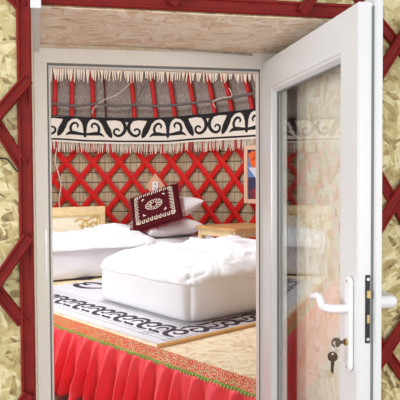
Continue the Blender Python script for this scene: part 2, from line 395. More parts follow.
rng(HX+.018, HX+.024, .0155, .021).build('pane_gasket', GASKET, leaf)
MB().box((HX+.024, -(LW-ST-.008), ZB+ST+.008), (HX+.032, -(ST+.008), ZT-ST-.008)).build('glass_pane', GLASS, leaf)
frame_ring(HX+.040, HX+.055, -.0, LW+.018, ZB, ZT+.018, .118).build('outer_flange', PVC, leaf, bevel=.002)
MB().box((HX+.0345,-LW-.0030,ZB+.05),(HX+.0398,-LW-.0002,ZT-.01)).build('edge_gasket', GASKET, leaf)
# lock edge plate
za_, zb_ = at_y(368, 343, -LW).z, at_y(368, 275, -LW).z
lk = MB().box((HX+.020, -LW-.003, za_), (HX+.032, -LW+.0005, zb_)).build('lock_plate', BLACKM, leaf, bevel=.001)
lk['label'] = 'black lock plate on the door edge'
MB().box((HX+.0215, -LW-.009, zb_-.055), (HX+.0305, -LW-.002, zb_-.037)).build('latch', BRASS, lk)
MB().box((HX+.0225, -LW-.006, za_+.05), (HX+.0295, -LW-.002, za_+.07)).build('bolt', BRASS, lk)
for z in (za_+.010, zb_-.010): MB().tube([(HX+.026,-LW-.0045,z),(HX+.026,-LW-.002,z)], .004, 10).build('screw', STEEL, lk)
# inner handle
hu = -(LW-.034)
zt0 = at_y(349, 276, hu).z; zb0 = at_y(349, 371, hu).z; zh = at_y(345, 308.5, hu).z; zk = at_y(345,342,hu).z
def stadium(x0, x1, yc, za, zb, hw, n=8):
    pts = [(x0, yc+hw*math.cos(a), zb-hw+hw*math.sin(a)) for a in [PI*i/n for i in range(n+1)]] + [(x0, yc-hw*math.cos(a), za+hw-hw*math.sin(a)) for a in [PI*i/n for i in range(n+1)]]
    return MB().prism(pts, (x1-x0,0,0))
hd = stadium(HX-.012, HX-.0005, hu, zb0, zt0, .016).build('handle', HANDLE, leaf, bevel=.003, smooth=False)
pts = spline([(HX-.010,hu,zh),(HX-.040,hu,zh),(HX-.052,hu+.008,zh),(HX-.056,hu+.025,zh-.002),(HX-.056,hu+.044,zh-.003),(HX-.056,hu+.056,zh+.006),(HX-.056,hu+.070,zh+.016),(HX-.056,hu+.092,zh+.016),(HX-.056,hu+.118,zh+.010)], 5)
n_ = len(pts); MB().tube(pts, [.0105 if i < n_*.45 else .0115-.003*(i-n_*.45)/(n_*.55) for i in range(n_)], 12).build('lever', HANDLE, hd, smooth=True)
MB().tube([(HX-.018,hu,zk),(HX-.0115,hu,zk)], .0085, 14).build('lock_cylinder', BRASS, hd)
for z in (zt0-.012, zb0+.012): MB().tube([(HX-.0135,hu,z),(HX-.0115,hu,z)], .0035, 10).build('screw', STEEL, hd)
# outer handle
ho = stadium(HX+.0555, HX+.066, hu, zb0, zt0, .016).build('handle', HANDLE, leaf, bevel=.003)
zh2 = zh+.012
pts = spline([(HX+.066,hu,zh2),(HX+.095,hu,zh2),(HX+.108,hu+.004,zh2),(HX+.112,hu+.03,zh2),(HX+.112,hu+.07,zh2+.002),(HX+.112,hu+.10,zh2+.012),(HX+.110,hu+.13,zh2+.015)], 5)
MB().tube(pts, .0165, 12).build('lever', HANDLE, ho, smooth=True)
# keys
def keyshape(c, ang, sc, name, label):
    d = Vector((0, math.cos(ang), math.sin(ang))); n = Vector((-1,0,0)); s = d.cross(n)
    c = Vector(c); t = thing(name, label, 'key', c)
    mb = MB(); k = 20; th = n*.0016
    outer = [c + (d*math.cos(2*PI*i/k)*.012 + s*math.sin(2*PI*i/k)*.0125)*sc for i in range(k)]
    hole = c - d*.005*sc
    inner = [hole + (d*math.cos(2*PI*i/k) + s*math.sin(2*PI*i/k))*.0035*sc for i in range(k)]
    vs = outer+inner+[p+th for p in outer]+[p+th for p in inner]; fs = []
    for i in range(k):
        j = (i+1)%k; fs += [(i,j,k+j,k+i),(2*k+i,3*k+i,3*k+j,2*k+j),(i,2*k+i,2*k+j,j),(k+i,k+j,3*k+j,3*k+i)]
    mb.add(vs, fs); mb.build('bow', KEYM, t)
    bl = [(.010,-.0042),(.034,-.0042),(.037,-.001),(.037,.001),(.035,.0032),(.032,.0015),(.029,.0036),(.026,.0015),(.023,.0036),(.020,.002),(.016,.0042),(.010,.0042)]
    MB().prism([c+(d*a+s*b_)*sc for a, b_ in bl], th).build('blade', KEYM, t); return t
kc = Vector((HX-.034, hu+.046, zk+.000))
# key in the cylinder: its blade points into the lock (along +X), bow broad side to the viewer
def lock_key():
    c = Vector((HX-.040, hu+.001, zk)); t = thing('key', 'key sitting in the lock of the open door', 'key', c)
    d = Vector((1, 0, 0)); s = Vector((0, .0, 1)); n = Vector((0, -1, 0))
    mb = MB(); k = 20; th = n*.0022
    outer = [c + d*math.cos(2*PI*i/k)*.0125 + s*math.sin(2*PI*i/k)*.0125 for i in range(k)]
    inner = [c - d*.005 + d*math.cos(2*PI*i/k)*.0035 + s*math.sin(2*PI*i/k)*.0035 for i in range(k)]
    vs = outer+inner+[p+th for p in outer]+[p+th for p in inner]; fs = []
    for i in range(k):
        j = (i+1)%k; fs += [(i,j,k+j,k+i),(2*k+i,3*k+i,3*k+j,2*k+j),(i,2*k+i,2*k+j,j),(k+i,k+j,3*k+j,3*k+i)]
    mb.add(vs, fs); mb.build('bow', KEYM, t)
    MB().box((c.x+.011, c.y-.0022, c.z-.004), (HX-.0185, c.y, c.z+.004)).build('blade', KEYM, t)
    return c
kc = lock_key()
def ring(c, axis, r_, tr, m, parent=None, name='ring'):
    a = Vector(axis).normalized(); u = a.orthogonal().normalized(); v = a.cross(u)
    mb = MB(); n1, n2 = 20, 6
    for i in range(n1):
        A = 2*PI*i/n1; d = u*math.cos(A)+v*math.sin(A)
        for j in range(n2):
            B = 2*PI*j/n2; mb.v.append(Vector(c)+d*(r_+tr*math.cos(B))+a*tr*math.sin(B))
    for i in range(n1):
        for j in range(n2): mb.f.append((i*n2+j, ((i+1)%n1)*n2+j, ((i+1)%n1)*n2+(j+1)%n2, i*n2+(j+1)%n2))
    return mb.build(name, m, parent, smooth=True)
rc = kc+Vector((-.008,-.003,-.012))
tag(ring(rc, (0.9,.35,.1), .010, .0009, STEEL, name='key_ring'), 'small steel key ring joining the two keys', 'ring')
def hang_key():
    c = Vector((rc.x-.002, rc.y, rc.z-.022)); t = thing('key', 'key hanging down from the ring below the door lock', 'key', c)
    d = Vector((0,0,-1)); s = Vector((.75,-.66,0)).normalized(); s = Vector((.9,-.43,0)).normalized(); n = d.cross(s)
    mb = MB(); k = 20; th = n*.0022
    outer = [c + d*math.cos(2*PI*i/k)*.0125 + s*math.sin(2*PI*i/k)*.0125 for i in range(k)]
    inner = [c - d*.007 + d*math.cos(2*PI*i/k)*.0032 + s*math.sin(2*PI*i/k)*.0032 for i in range(k)]
    vs = outer+inner+[p+th for p in outer]+[p+th for p in inner]; fs = []
    for i in range(k):
        j = (i+1)%k; fs += [(i,j,k+j,k+i),(2*k+i,3*k+i,3*k+j,2*k+j),(i,2*k+i,2*k+j,j),(k+i,k+j,3*k+j,3*k+i)]
    mb.add(vs, fs); mb.build('bow', KEYM, t)
    bl = [(.010,-.0045),(.036,-.0045),(.041,-.001),(.041,.001),(.039,.0036),(.035,.0018),(.031,.004),(.027,.0018),(.023,.004),(.018,.0045),(.010,.0045)]
    MB().prism([c+d*a+s*b_ for a, b_ in bl], th).build('blade', KEYM, t)
hang_key()

# ================================================================== SETTING: yurt shell
YC = Vector((0, 2.45, 0)); RW = 2.5; WH = 1.78
def cyl(theta, r_, z): return Vector((YC.x+r_*math.sin(theta), YC.y+r_*math.cos(theta), z))   # theta 0 = far side (+Y), positive to the right
def cyl_hit(px, py, r_):
    d = ray(px, py); dx, dy = d.x, d.y; ox, oy = CAM.x-YC.x, CAM.y-YC.y
    a = dx*dx+dy*dy; b = 2*(ox*dx+oy*dy); c = ox*ox+oy*oy-r_*r_; t_ = (-b+math.sqrt(b*b-4*a*c))/(2*a)
    p = CAM+d*t_; return math.atan2(p.x-YC.x, p.y-YC.y), p.z
TA, TB = -R(157), R(157)
def shell(prof, t0, t1, n=120):
    mb = MB(); uvs = []; k = len(prof)
    for i in range(n+1):
        th = t0+(t1-t0)*i/n
        acc = 0
        for j, (r_, z) in enumerate(prof):
            if j: acc += math.hypot(r_-prof[j-1][0], z-prof[j-1][1])
            mb.v.append(cyl(th, r_, z)); uvs.append((th*RW, acc))
    for i in range(n):
        for j in range(k-1): mb.f.append((i*k+j, i*k+j+1, (i+1)*k+j+1, (i+1)*k+j))
    return mb, uvs
mb, uvs = shell([(RW+.03, 0), (RW+.03, WH+.03), (RW+.05, WH+.03), (RW+.05, 0)], TA, TB)
struct('wall_back', mb, REED, uvs=uvs)
RP = [(RW+.03, WH+.03), (RW-.02, WH+.26), (RW-.13, WH+.52), (RW-.32, WH+.80), (RW-.6, WH+1.05), (RW-1.1, WH+1.38), (.75, WH+1.80)]
mb, uvs = shell(RP+[(r_+.02, z+.03) for r_, z in reversed(RP)], -PI, PI, 120)
struct('ceiling_felt', mb, FELT, uvs=uvs)
# the part of the yurt wall beside and above the doorway
struct('wall_door_side', MB().box((-1.15,.067,0),(LX1+.001,.09,2.35)).box((RX-.013,.067,0),(1.15,.09,2.35)).box((LX1+.001,.067,SOF+.012),(RX-.013,.09,2.35)), FELT)
struct('floor_yurt', MB().box((-2.6,.0,-.05),(2.6,5.1,0)), BARE)

# crown ring
cr = MB(); n1, n2 = 60, 8
for i in range(n1):
    th = 2*PI*i/n1
    for j in range(n2): B = 2*PI*j/n2; cr.v.append(cyl(th, .75+.035*math.cos(B), WH+1.82+.035*math.sin(B)))
for i in range(n1):
    for j in range(n2): cr.f.append((i*n2+j, ((i+1)%n1)*n2+j, ((i+1)%n1)*n2+(j+1)%n2, i*n2+(j+1)%n2))
struct('trim_5', cr, RED_POLE, smooth=True)

# ------------------------------------------------------------------ lattice wall (kerege)
lt = thing('lattice_wall', 'bright red crossed wooden lattice lining the reed wall behind the beds', 'lattice', cyl(0, RW, 0))
step = .30; H0, H1 = .10, WH-.03
slope = 1.0                                     # metres along wall per metre up
a0 = cyl_hit(146, 160, RW)[0]*RW
n_sl = 24
def slat(s0, sg, rr):
    mb = MB(); N_ = 22; hw = .030; vs = []
    for i in range(N_+1):
        z = H0+(H1-H0)*i/N_; s_ = s0+sg*(z-H0)*slope*.82
        nrm = Vector((1, -sg*.82)).normalized()     # in (s, z)
        for (q, dr) in ((-1,0),(-1,-.012),(0,-.019),(1,-.012),(1,0)):
            vs.append(cyl((s_+nrm.x*hw*q)/RW, rr+dr, z+nrm.y*hw*q))
    fs = []
    for i in range(N_):
        for j in range(5): fs.append((i*5+j, i*5+(j+1)%5, (i+1)*5+(j+1)%5, (i+1)*5+j))
    fs += [tuple(range(4,-1,-1)), tuple(N_*5+j for j in range(5))]
    mb.add(vs, fs); return mb
for k in range(-n_sl, n_sl):
    for sg, rr in ((1, RW+.003), (-1, RW-.017)):
        s_a = a0+k*step; s_b = s_a+sg*(H1-H0)*.82
        if max(abs(s_a), abs(s_b)) < R(140)*RW and min(s_a, s_b) > -R(125)*RW: slat(s_a, sg, rr).build('slat', RED_IN, lt)

# ------------------------------------------------------------------ roof poles
ords = ['leftmost','second','third','fourth','fifth','sixth','seventh','eighth','ninth','tenth']
def roof_r(z):
    for (r0_, z0), (r1_, z1) in zip(RP, RP[1:]):
        if z0 <= z <= z1: return r0_+(r1_-r0_)*(z-z0)/(z1-z0)
    return RP[-1][0]
def roof_pole(px, m, label, rad=.026, group=None, theta=None):
    th = theta if theta is not None else cyl_hit(px, 113, RW-.05)[0]
    pts = [cyl(th, r_-.045, z-.01) for r_, z in [(RW+.01, WH-.10)]+RP]
    o = MB().tube(spline(pts, 4), rad, 8).build('roof_pole', m, smooth=True)
    tag(o, label, 'pole', group)
reds = [72, 93.5, 135, 156.5, 175.5, 196, 216, 233.5, 254.5]
for i, px in enumerate(reds):
    roof_pole(px, RED_POLE, ('%s red roof pole counted from the left above the patterned band' % ords[i]) if i else 'leftmost red roof pole above the patterned band beside the door frame', group='red roof poles of the tent')
roof_pole(106, DARKPOLE, 'thin dark brown roof pole between the second and third red poles', .009)
thR = cyl_hit(254.5, 113, RW-.05)[0]; thL = cyl_hit(72, 113, RW-.05)[0]
for k in range(1, 4):
    roof_pole(0, RED_POLE, 'red roof pole behind the right door jamb, %s one in from the opening' % ['','first','second','third'][k], group='roof poles beyond the door frame', theta=thR+k*.078)
    roof_pole(0, RED_POLE, 'red roof pole behind the left door jamb, %s one in from the opening' % ['','first','second','third'][k], group='roof poles beyond the door frame', theta=thL-k*.078)

# rope and strings woven between poles
def on_roof(px, py, off=.075):
    r_ = RW-.1
    for _ in range(6):
        th, z = cyl_hit(px, py, r_); r_ = roof_r(z)-off
    return cyl(th, r_, z)
pts = [on_roof(x, y, .085) for x, y in ((40,103),(55,104),(75,106),(95,104),(115,106),(135,105),(155,106),(176,105),(200,102),(220,100),(240,96),(262,92),(280,90))]
tag(MB().tube(spline(pts, 4), .014, 6).build('rope', ROPE, smooth=True), 'dark grey rope running across the red roof poles', 'rope')
pts = [on_roof(x, y, .09) for x, y in ((132,82),(118,94),(104,100),(94,108),(92,114))]
tag(MB().tube(spline(pts, 4), .005, 5).build('string', STRING, smooth=True), 'pale looped string hanging from the third red roof pole', 'string')
pts = [on_roof(x, y, .10) for x, y in ((229,88),(232,96),(222,98),(213,102),(216,108))]
tag(MB().tube(spline(pts, 4), .006, 5).build('string', STRING, smooth=True), 'pale knotted string tied round the rope near the right roof poles', 'string')
pts = [on_roof(x, y, .09) for x, y in ((145,84),(138,98),(131,108),(128,116))]
tag(MB().tube(spline(pts, 4), .006, 5).build('string', ROPE, smooth=True), 'grey string slanting down beside the third red roof pole', 'string')

# ------------------------------------------------------------------ patterned band with fringe
BR = RW-.105
def band_z(th):       # lower/upper edge heights following the hanging cloth
    px = th
    zs = []
    return None
keys_ = [(20,115.5,141.5),(55,115.5,141.5),(92,117.5,143.5),(130,118,144),(165,117.5,144),(200,114.5,141.5),(230,111.5,140),(258,108.5,138.5),(290,105,136)]
kt = [(cyl_hit(x, yt, BR)[0], cyl_hit(x, yt, BR)[1], cyl_hit(x, yb, BR)[1]) for x, yt, yb in keys_]
def bz(th):
    if th <= kt[0][0]: return kt[0][1], kt[0][2]
    if th >= kt[-1][0]: return kt[-1][1], kt[-1][2]
    for a, b in zip(kt, kt[1:]):
        if a[0] <= th <= b[0]:
            q = (th-a[0])/(b[0]-a[0]); q = q*q*(3-2*q)
            return a[1]+(b[1]-a[1])*q, a[2]+(b[2]-a[2])*q
def bpt(s_, v, off=0.0):      # s arc metres, v 0 bottom..1 top
    th = s_/BR; zt_, zb_ = bz(th); return cyl(th, BR-off, zb_+(zt_-zb_)*v)
band = thing('patterned_band', 'cream and black scroll patterned cloth band with fringe round the tent wall', 'band', cyl(0, BR, 1.9))
s0, s1 = -1.55*BR, 1.25*BR
mb = MB(); N_ = 200
for i in range(N_+1):
    s_ = s0+(s1-s0)*i/N_
    for (v, off) in ((-.0,0),(-.0,.006),(1,.006),(1,0)): mb.v.append(bpt(s_, v, off))
for i in range(N_):
    for j in range(4): mb.f.append((i*4+j, i*4+(j+1)%4, (i+1)*4+(j+1)%4, (i+1)*4+j))
mb.build('cloth', CREAM, band)
# motif in tile coordinates: x 0..208 anchor to tree, y image rows 75 (top) .. 215 (bottom)
sA = [cyl_hit(x, 130, BR)[0]*BR for x in (85, 168, 247)]
per = (sA[2]-sA[0])/2
def mp(x, y, c, sg, off): return bpt(c+sg*x/208*per/2, (215-y)/140, off)
def poly_piece(mb, pts, c, sg, off=.0095):
    n = len(pts); P = [mp(x, y, c, sg, off) for x, y in pts]; Q = [mp(x, y, c, sg, .006) for x, y in pts]
    mb.add(P+Q, [tuple(range(n))]+[(i,(i+1)%n,n+(i+1)%n,n+i) for i in range(n)])
def stroke(mb, pts, c, sg, off=.0095, n=5):
    P = spline([(x, y, w_) for x, y, w_ in pts], n); L_, R_ = [], []
    for i, p in enumerate(P):
        t_ = P[min(i+1,len(P)-1)]-P[max(i-1,0)]; d = Vector((-t_.y, t_.x)).normalized()*p.z/2
        L_.append((p.x+d.x, p.y+d.y)); R_.append((p.x-d.x, p.y-d.y))
    for i in range(len(P)-1): poly_piece(mb, [L_[i], L_[i+1], R_[i+1], R_[i]], c, sg, off)
def motif(mb, c, sg, tof=None):
    poly_piece(mb, [(0,78),(40,78),(40,84),(26,90),(16,104),(10,124),(8,150),(0,150)], c, sg)
    poly_piece(mb, [(40,78),(208,78),(208,97),(196,101),(180,94),(150,88),(106,92),(114,112),(128,138),(136,168),(133,186),(118,178),(104,160),(92,135),(82,108),(64,90),(40,84)], c, sg, .0098)
    stroke(mb, [(182,90,14),(197,112,17),(198,142,17),(182,165,15),(160,172,13),(144,158,11),(147,140,10),(162,135,9),(171,146,8)], c, sg, .0102)
    stroke(mb, [(0,166,12),(26,165,15),(56,162,20),(78,166,14),(94,178,3)], c, sg, .0100)
    poly_piece(mb, [(0,138),(7,150),(8,176),(0,186)], c, sg, .0106)
    stroke(mb, [(64,160,13),(70,136,13),(60,114,12),(44,108,11),(33,120,9),(38,132,7)], c, sg, .0107)
bl_ = MB()
for k in range(-5, 4):
    c = sA[1]+k*per
    for sg in (1, -1):
        if s0 < c+sg*per/2 < s1 and s0 < c < s1: motif(bl_, c, sg)
o = bl_.build('scroll_pattern', BLACKC, band)
mb = MB()
n = 160
for (y0, y1) in ((196.5, 205.5), (74.5, 79)):
    mb = MB()
    for i in range(n):
        a, b = s0+(s1-s0)*i/n, s0+(s1-s0)*(i+1)/n
        P = [bpt(a,(215-y1)/140,.0094), bpt(b,(215-y1)/140,.0094), bpt(b,(215-y0)/140,.0094), bpt(a,(215-y0)/140,.0094)]
        Q = [bpt(a,(215-y1)/140,.006), bpt(b,(215-y1)/140,.006), bpt(b,(215-y0)/140,.006), bpt(a,(215-y0)/140,.006)]
        mb.add(P+Q, [(0,1,2,3),(0,1,5,4),(2,3,7,6)])
    mb.build('black_line', BLACKC, band)
mb = MB(); mb2 = MB()
s_ = s0
while s_ < s1:
    ln = random.uniform(.09, .125); p0 = bpt(s_, 0.02, .003); th = s_/BR; dx = random.uniform(-.012,.012)
    a = p0; b = cyl((s_+dx*.4)/BR, BR-.006+random.uniform(-.012,.004), a.z-ln*.5); c = cyl((s_+dx)/BR, BR-.008+random.uniform(-.012,.004), a.z-ln)
    (mb2 if random.random() < .13 else mb).tube([a,b,c], [.0045,.006,.0035], 4)
    s_ += .0155
f_ = mb.build('fringe', FRINGE, band, kind='stuff'); f2 = mb2.build('fringe', FRINGE2, band, kind='stuff')

# upper tassel band on the poles, over the doorway view
ub = thing('tassel_band', 'upper cream tassel fringe hanging on the roof poles at the top of the doorway view', 'band', on_roof(160,62,.1))
mb = MB(); P = []
for px in range(-40, 400, 6): P.append((on_roof(px, 60, .03), on_roof(px, 66, .03), on_roof(px, 60, .02), on_roof(px, 66, .02)))
for (a, b, c, d), (a2, b2, c2, d2) in zip(P, P[1:]): mb.add([a,b,b2,a2,c,d,d2,c2], [(0,1,2,3),(7,6,5,4),(0,3,7,4),(1,5,6,2)])
mb.build('cloth', CREAM, ub)
mb = MB(); px = -38.0
while px < 394:
    a = on_roof(px, 64, .03); ln = random.uniform(.15,.20); j = random.uniform(-.02,.02)
    inward = (YC-a); inward.z = 0; inward.normalize()
    mb.tube([a, a+Vector((j*.3,0,-ln*.5))+inward*.002, a+Vector((j,0,-ln))+inward*random.uniform(-.02,.01)], [.009,.012,.005], 5); px += 2.35
mb.build('fringe', FRINGE, ub, kind='stuff')

# hanging grey cords near left jamb
mb = MB().tube(spline([cyl_hit_p for cyl_hit_p in [cyl(*( (lambda h: (h[0], RW-.09, h[1]))(cyl_hit(x, y, RW-.09)))) for x, y in ((57,148),(55,160),(58,172),(61,185),(59,200),(60,210))]], 4), .008, 5)
tag(mb.build('cord', STRING, smooth=True), 'pale cord hanging down the red lattice beside the left door jamb', 'cord')

# ================================================================== PLATFORM
PZ = .484
E1 = at_z(54, 314, PZ); E2 = at_z(258, 380.5, PZ)
U = (E1-E2); U.z = 0; U.normalize(); V = Vector((U.y, -U.x, 0))      # V points into the platform (right/back)
if V.y < 0: V = -V
NP = at_z(163, 346.5, PZ)
# projection of NP on the edge line
O = E2 + U*((NP-E2).dot(U)); O.z = PZ
def P_(u, v, z=0.0): p = O+U*u+V*v; p.z = PZ+z; return p
def clip_t(p0, d, r_):
    q = Vector((p0.x-YC.x, p0.y-YC.y)); dd = Vector((d.x, d.y)); b = q.dot(dd); c = q.dot(q)-r_*r_
    s = math.sqrt(b*b-c); return -b-s, -b+s
rp_ = RW-.07
ta, tb = clip_t(O, U, rp_)
A_, B_ = P_(ta, 0), P_(tb, 0)
tha, thb = math.atan2(A_.x-YC.x, A_.y-YC.y), math.atan2(B_.x-YC.x, B_.y-YC.y)
poly = [A_]+[cyl(tha+(thb-tha)*i/40, rp_, PZ) for i in range(1, 40)]+[B_]
plat = thing('platform', 'raised strand board sleeping platform with red gathered skirt and brocade edge', 'platform', (O.x, O.y, 0))
MB().prism([Vector((p.x,p.y,PZ)) for p in poly], (0,0,-.018)).build('deck', OSB_DECK, plat)
for (u, v) in ((-.7,.12),(1.2,.12),(-.3,1.3),(1.5,1.4)):
    q = P_(u, v); MB().box((q.x-.04,q.y-.04,0),(q.x+.04,q.y+.04,PZ-.018)).build('leg', PINE, plat)
# brocade ribbon wrapping the edge, slightly wavy
def strip_along(name, m, v0, z0_, v1, z1_, th=.004, n=160, uvw=True, wav=.002):
    mb = MB(); uvs = []
    for i in range(n+1):
        u = ta+.02+(tb-ta-.04)*i/n; wv = wav*math.sin(u*19)+wav*fbm(u*6, 1)
        for (v, z, q) in ((v0, z0_, 0), (v1, z1_, 1)):
            mb.v.append(P_(u, v+wv*q, z)); uvs.append((u, q*abs(z1_-z0_)))
        for (v, z, q) in ((v1, z1_, 1), (v0, z0_, 0)):
            mb.v.append(P_(u, v+wv*q+th, z)); uvs.append((u, q*abs(z1_-z0_)))
    for i in range(n):
        for j in range(4): mb.f.append((i*4+j, i*4+(j+1)%4, (i+1)*4+(j+1)%4, (i+1)*4+j))
    return mb.build(name, m, plat, uvs=uvs)
strip_along('brocade_ribbon', BROC, -.010, .003, -.024, -.054)
g = strip_along('green_braid', GREEN, -.028, -.054, -.032, -.069)
mb = MB(); u = ta+.02
while u < tb-.02:
    c = P_(u, -.036, -.064); mb.tube([c+U*.004-Vector((0,0,.008)), c+Vector((0,0,.006)), c-U*.004+Vector((0,0,.008))], [.002,.0035,.002], 4); u += .022
mb.build('braid_loop', mat('pale_green_braid', (.55,.62,.25), .8), plat, kind='stuff')
# gathered skirt
mb = MB(); n = 900; k = 16
L_ = tb-ta-.04
phase = [0.0]
us = []
for i in range(n+1):
    u = ta+.02+L_*i/n
    w_ = u+.035*fbm(u*2.1, 5.0, o=2)
    fold = math.sin(w_*2*PI/.125)*.85+.35*math.sin(w_*2*PI/.078+1.3*math.sin(w_*4))+.12*fbm(u*18, 2.2, o=1)
    dr = fbm(u*5, 8.8, o=2)
    for j in range(k+1):
        q = j/k; amp = .010+.055*q**.8
        sway = .02*q*fbm(u*4+3, q*1.5)
        uu = u+.034*q**.7*math.cos(w_*2*PI/.125+.6)*(1+.6*dr)+sway
        z = -.062-(PZ-.069-.045-.06*dr*q)*q
        crease = .008*q*fbm(u*14, q*4.0, 4.4)
        mb.v.append(P_(uu, -.018-amp*(1.15+fold)-.015*q+crease, z))
for i in range(n):
    for j in range(k): mb.f.append((i*(k+1)+j, i*(k+1)+j+1, (i+1)*(k+1)+j+1, (i+1)*(k+1)+j))
sk = mb.build('skirt', SKIRT, plat, smooth=True)
so = sk.modifiers.new('thick', 'SOLIDIFY'); so.thickness = .002

# ------------------------------------------------------------------ felt rug with scroll border
rug = thing('rug', 'white felt rug with dark plum scroll border lying on the platform', 'rug', P_(1.0,.8))
RT = .010
ru1 = 2.05; rv0 = .035
c1 = clip_t(P_(.0,0), V, rp_-.12)[1]; c2 = clip_t(P_(ru1,0), V, rp_-.12)[1]
MB().prism([P_(.0,rv0,.001),P_(ru1,rv0,.001),P_(ru1,c2-.1,.001),P_(1.0,2.35,.001),P_(.0,c1-.1,.001)], (0,0,RT)).build('felt', RUGM, rug)
def rstroke(mb, pts, z=RT+.001, th=.002, n=5, base=(0,0), du=(1,0), dv=(0,1)):
    P = spline([(x, y, w_) for x, y, w_ in pts], n)
    for i in range(len(P)-1):
        q = []
        for p, nx in ((P[i], P[i+1]-P[i] if i == 0 else P[i+1]-P[i-1]), (P[i+1], P[min(i+2,len(P)-1)]-P[i])):
            d = Vector((-nx.y, nx.x)).normalized()*p.z/2; q.append((p.x+d.x, p.y+d.y)); q.append((p.x-d.x, p.y-d.y))
        q = [q[0], q[2], q[3], q[1]]
        W = [(base[0]+x*du[0]+y*dv[0], base[1]+x*du[1]+y*dv[1]) for x, y in q]
        mb.prism([P_(a, b, z) for a, b in W], (0,0,th))
def scroll_row(mb, L_, base, du, dv, T=.25, h=.15):
    k = 0
    while k*T < L_:
        x0 = k*T; sx = T/2
        S = lambda x, y, w_: (x0+x*T, y*h, w_*1.35)
        rstroke(mb, [S(-.05,.05,.012),S(.12,.0,.020),S(.30,.12,.024),S(.42,.40,.026),S(.38,.75,.026),S(.20,.95,.024),S(.04,.80,.020),S(.02,.52,.017),S(.14,.38,.014),S(.24,.50,.010)], base=base, du=du, dv=dv)
        rstroke(mb, [S(.42,.45,.012),S(.55,.92,.018),S(.78,1.02,.022),S(.95,.86,.018),S(1.0,.60,.012)], base=base, du=du, dv=dv, z=RT+.0013)
        rstroke(mb, [S(.55,.55,.008),S(.66,.72,.014),S(.80,.62,.014),S(.80,.35,.010)], base=base, du=du, dv=dv, z=RT+.0016)
        rstroke(mb, [S(.46,.0,.010),S(.62,.08,.020),S(.80,.06,.016),S(.92,.18,.008)], base=base, du=du, dv=dv, z=RT+.0011)
        k += 1
b0 = (.10, .17)
mb = MB(); scroll_row(mb, ru1-.2, b0, (1,0), (0,1)); scroll_row(mb, 1.5, (.21, .34), (0,1), (-1,0))
mb.build('scroll_border', RUGD, rug)
mb = MB()
for v in (.10, .14, .335, .37, .41): rstroke(mb, [(.06,v,.005),(.7,v,.005),(1.4,v,.005),(ru1-.02,v,.005)])
for u in (.04, .07, .245, .28): rstroke(mb, [(u,.08,.005),(u,.8,.005),(u,1.9,.005)])
mb.build('stitching', RUGL, rug)
# inner medallion seen between the beds
for (px, py) in ((88,285),(76,276)):
    mb = MB()
    c = at_z(px, py, PZ+RT); u_, v_ = (c-O).dot(U), (c-O).dot(V)
    for sg in (1,-1):
        rstroke(mb, [(u_-.22,v_,.03),(u_-.12,v_+.09*sg,.05),(u_,v_+.10*sg,.05),(u_+.10,v_+.05*sg,.045),(u_+.06,v_,.03),(u_,v_+.02*sg,.03)])
    mb.build('medallion', RUGD, rug)
# wooden strip along the rug edge
mb = MB().prism([P_(-.018,.0,.001),P_(-.018,0,.016),P_(-.006,0,.022),P_(.006,0,.016),P_(.006,0,.001)], V*(c1-.25))
tag(mb.build('wood_strip', PINEDK), 'narrow wooden batten lying along the right edge of the rug', 'batten')

# ================================================================== BEDS
# near bed
Bn = at_z(190, 326, PZ+.012); Bl = at_z(99, 303, PZ+.012); Br = at_z(258, 315.5, PZ+.012)
h2 = math.degrees(math.atan2(V.x, V.y)) + 2.0
L2, W2, HB2 = 1.75, 1.10, .32
dX = Vector((math.sin(R(h2)), math.cos(R(h2)), 0)); dY = Vector((-dX.y, dX.x, 0))
c2b = Bn + dX*(L2/2-.02) + dY*(W2/2-.01); c2b.z = PZ+.013
M2 = place(c2b, h2)
bed = thing('bed', 'near low bed with white sheet on the platform beside the rug border', 'bed', c2b, R(90-h2))
def d2(p, n):
    a = .010*fbm(p.x*3, p.y*3, p.z*2)+.006*math.sin(p.x*23+p.y*19+2*math.sin(p.z*7))*max(0, 1-p.z/.35)
    p = p+Vector((n.x, n.y, 0))*a
    x, y = roundplan(p.x, p.y, L2, W2, .15); return Vector((x, y, p.z))
xf(softbox(L2, W2, HB2, .075, (70,44,10), d2), M2).build('mattress', SHEET, bed, smooth=True)
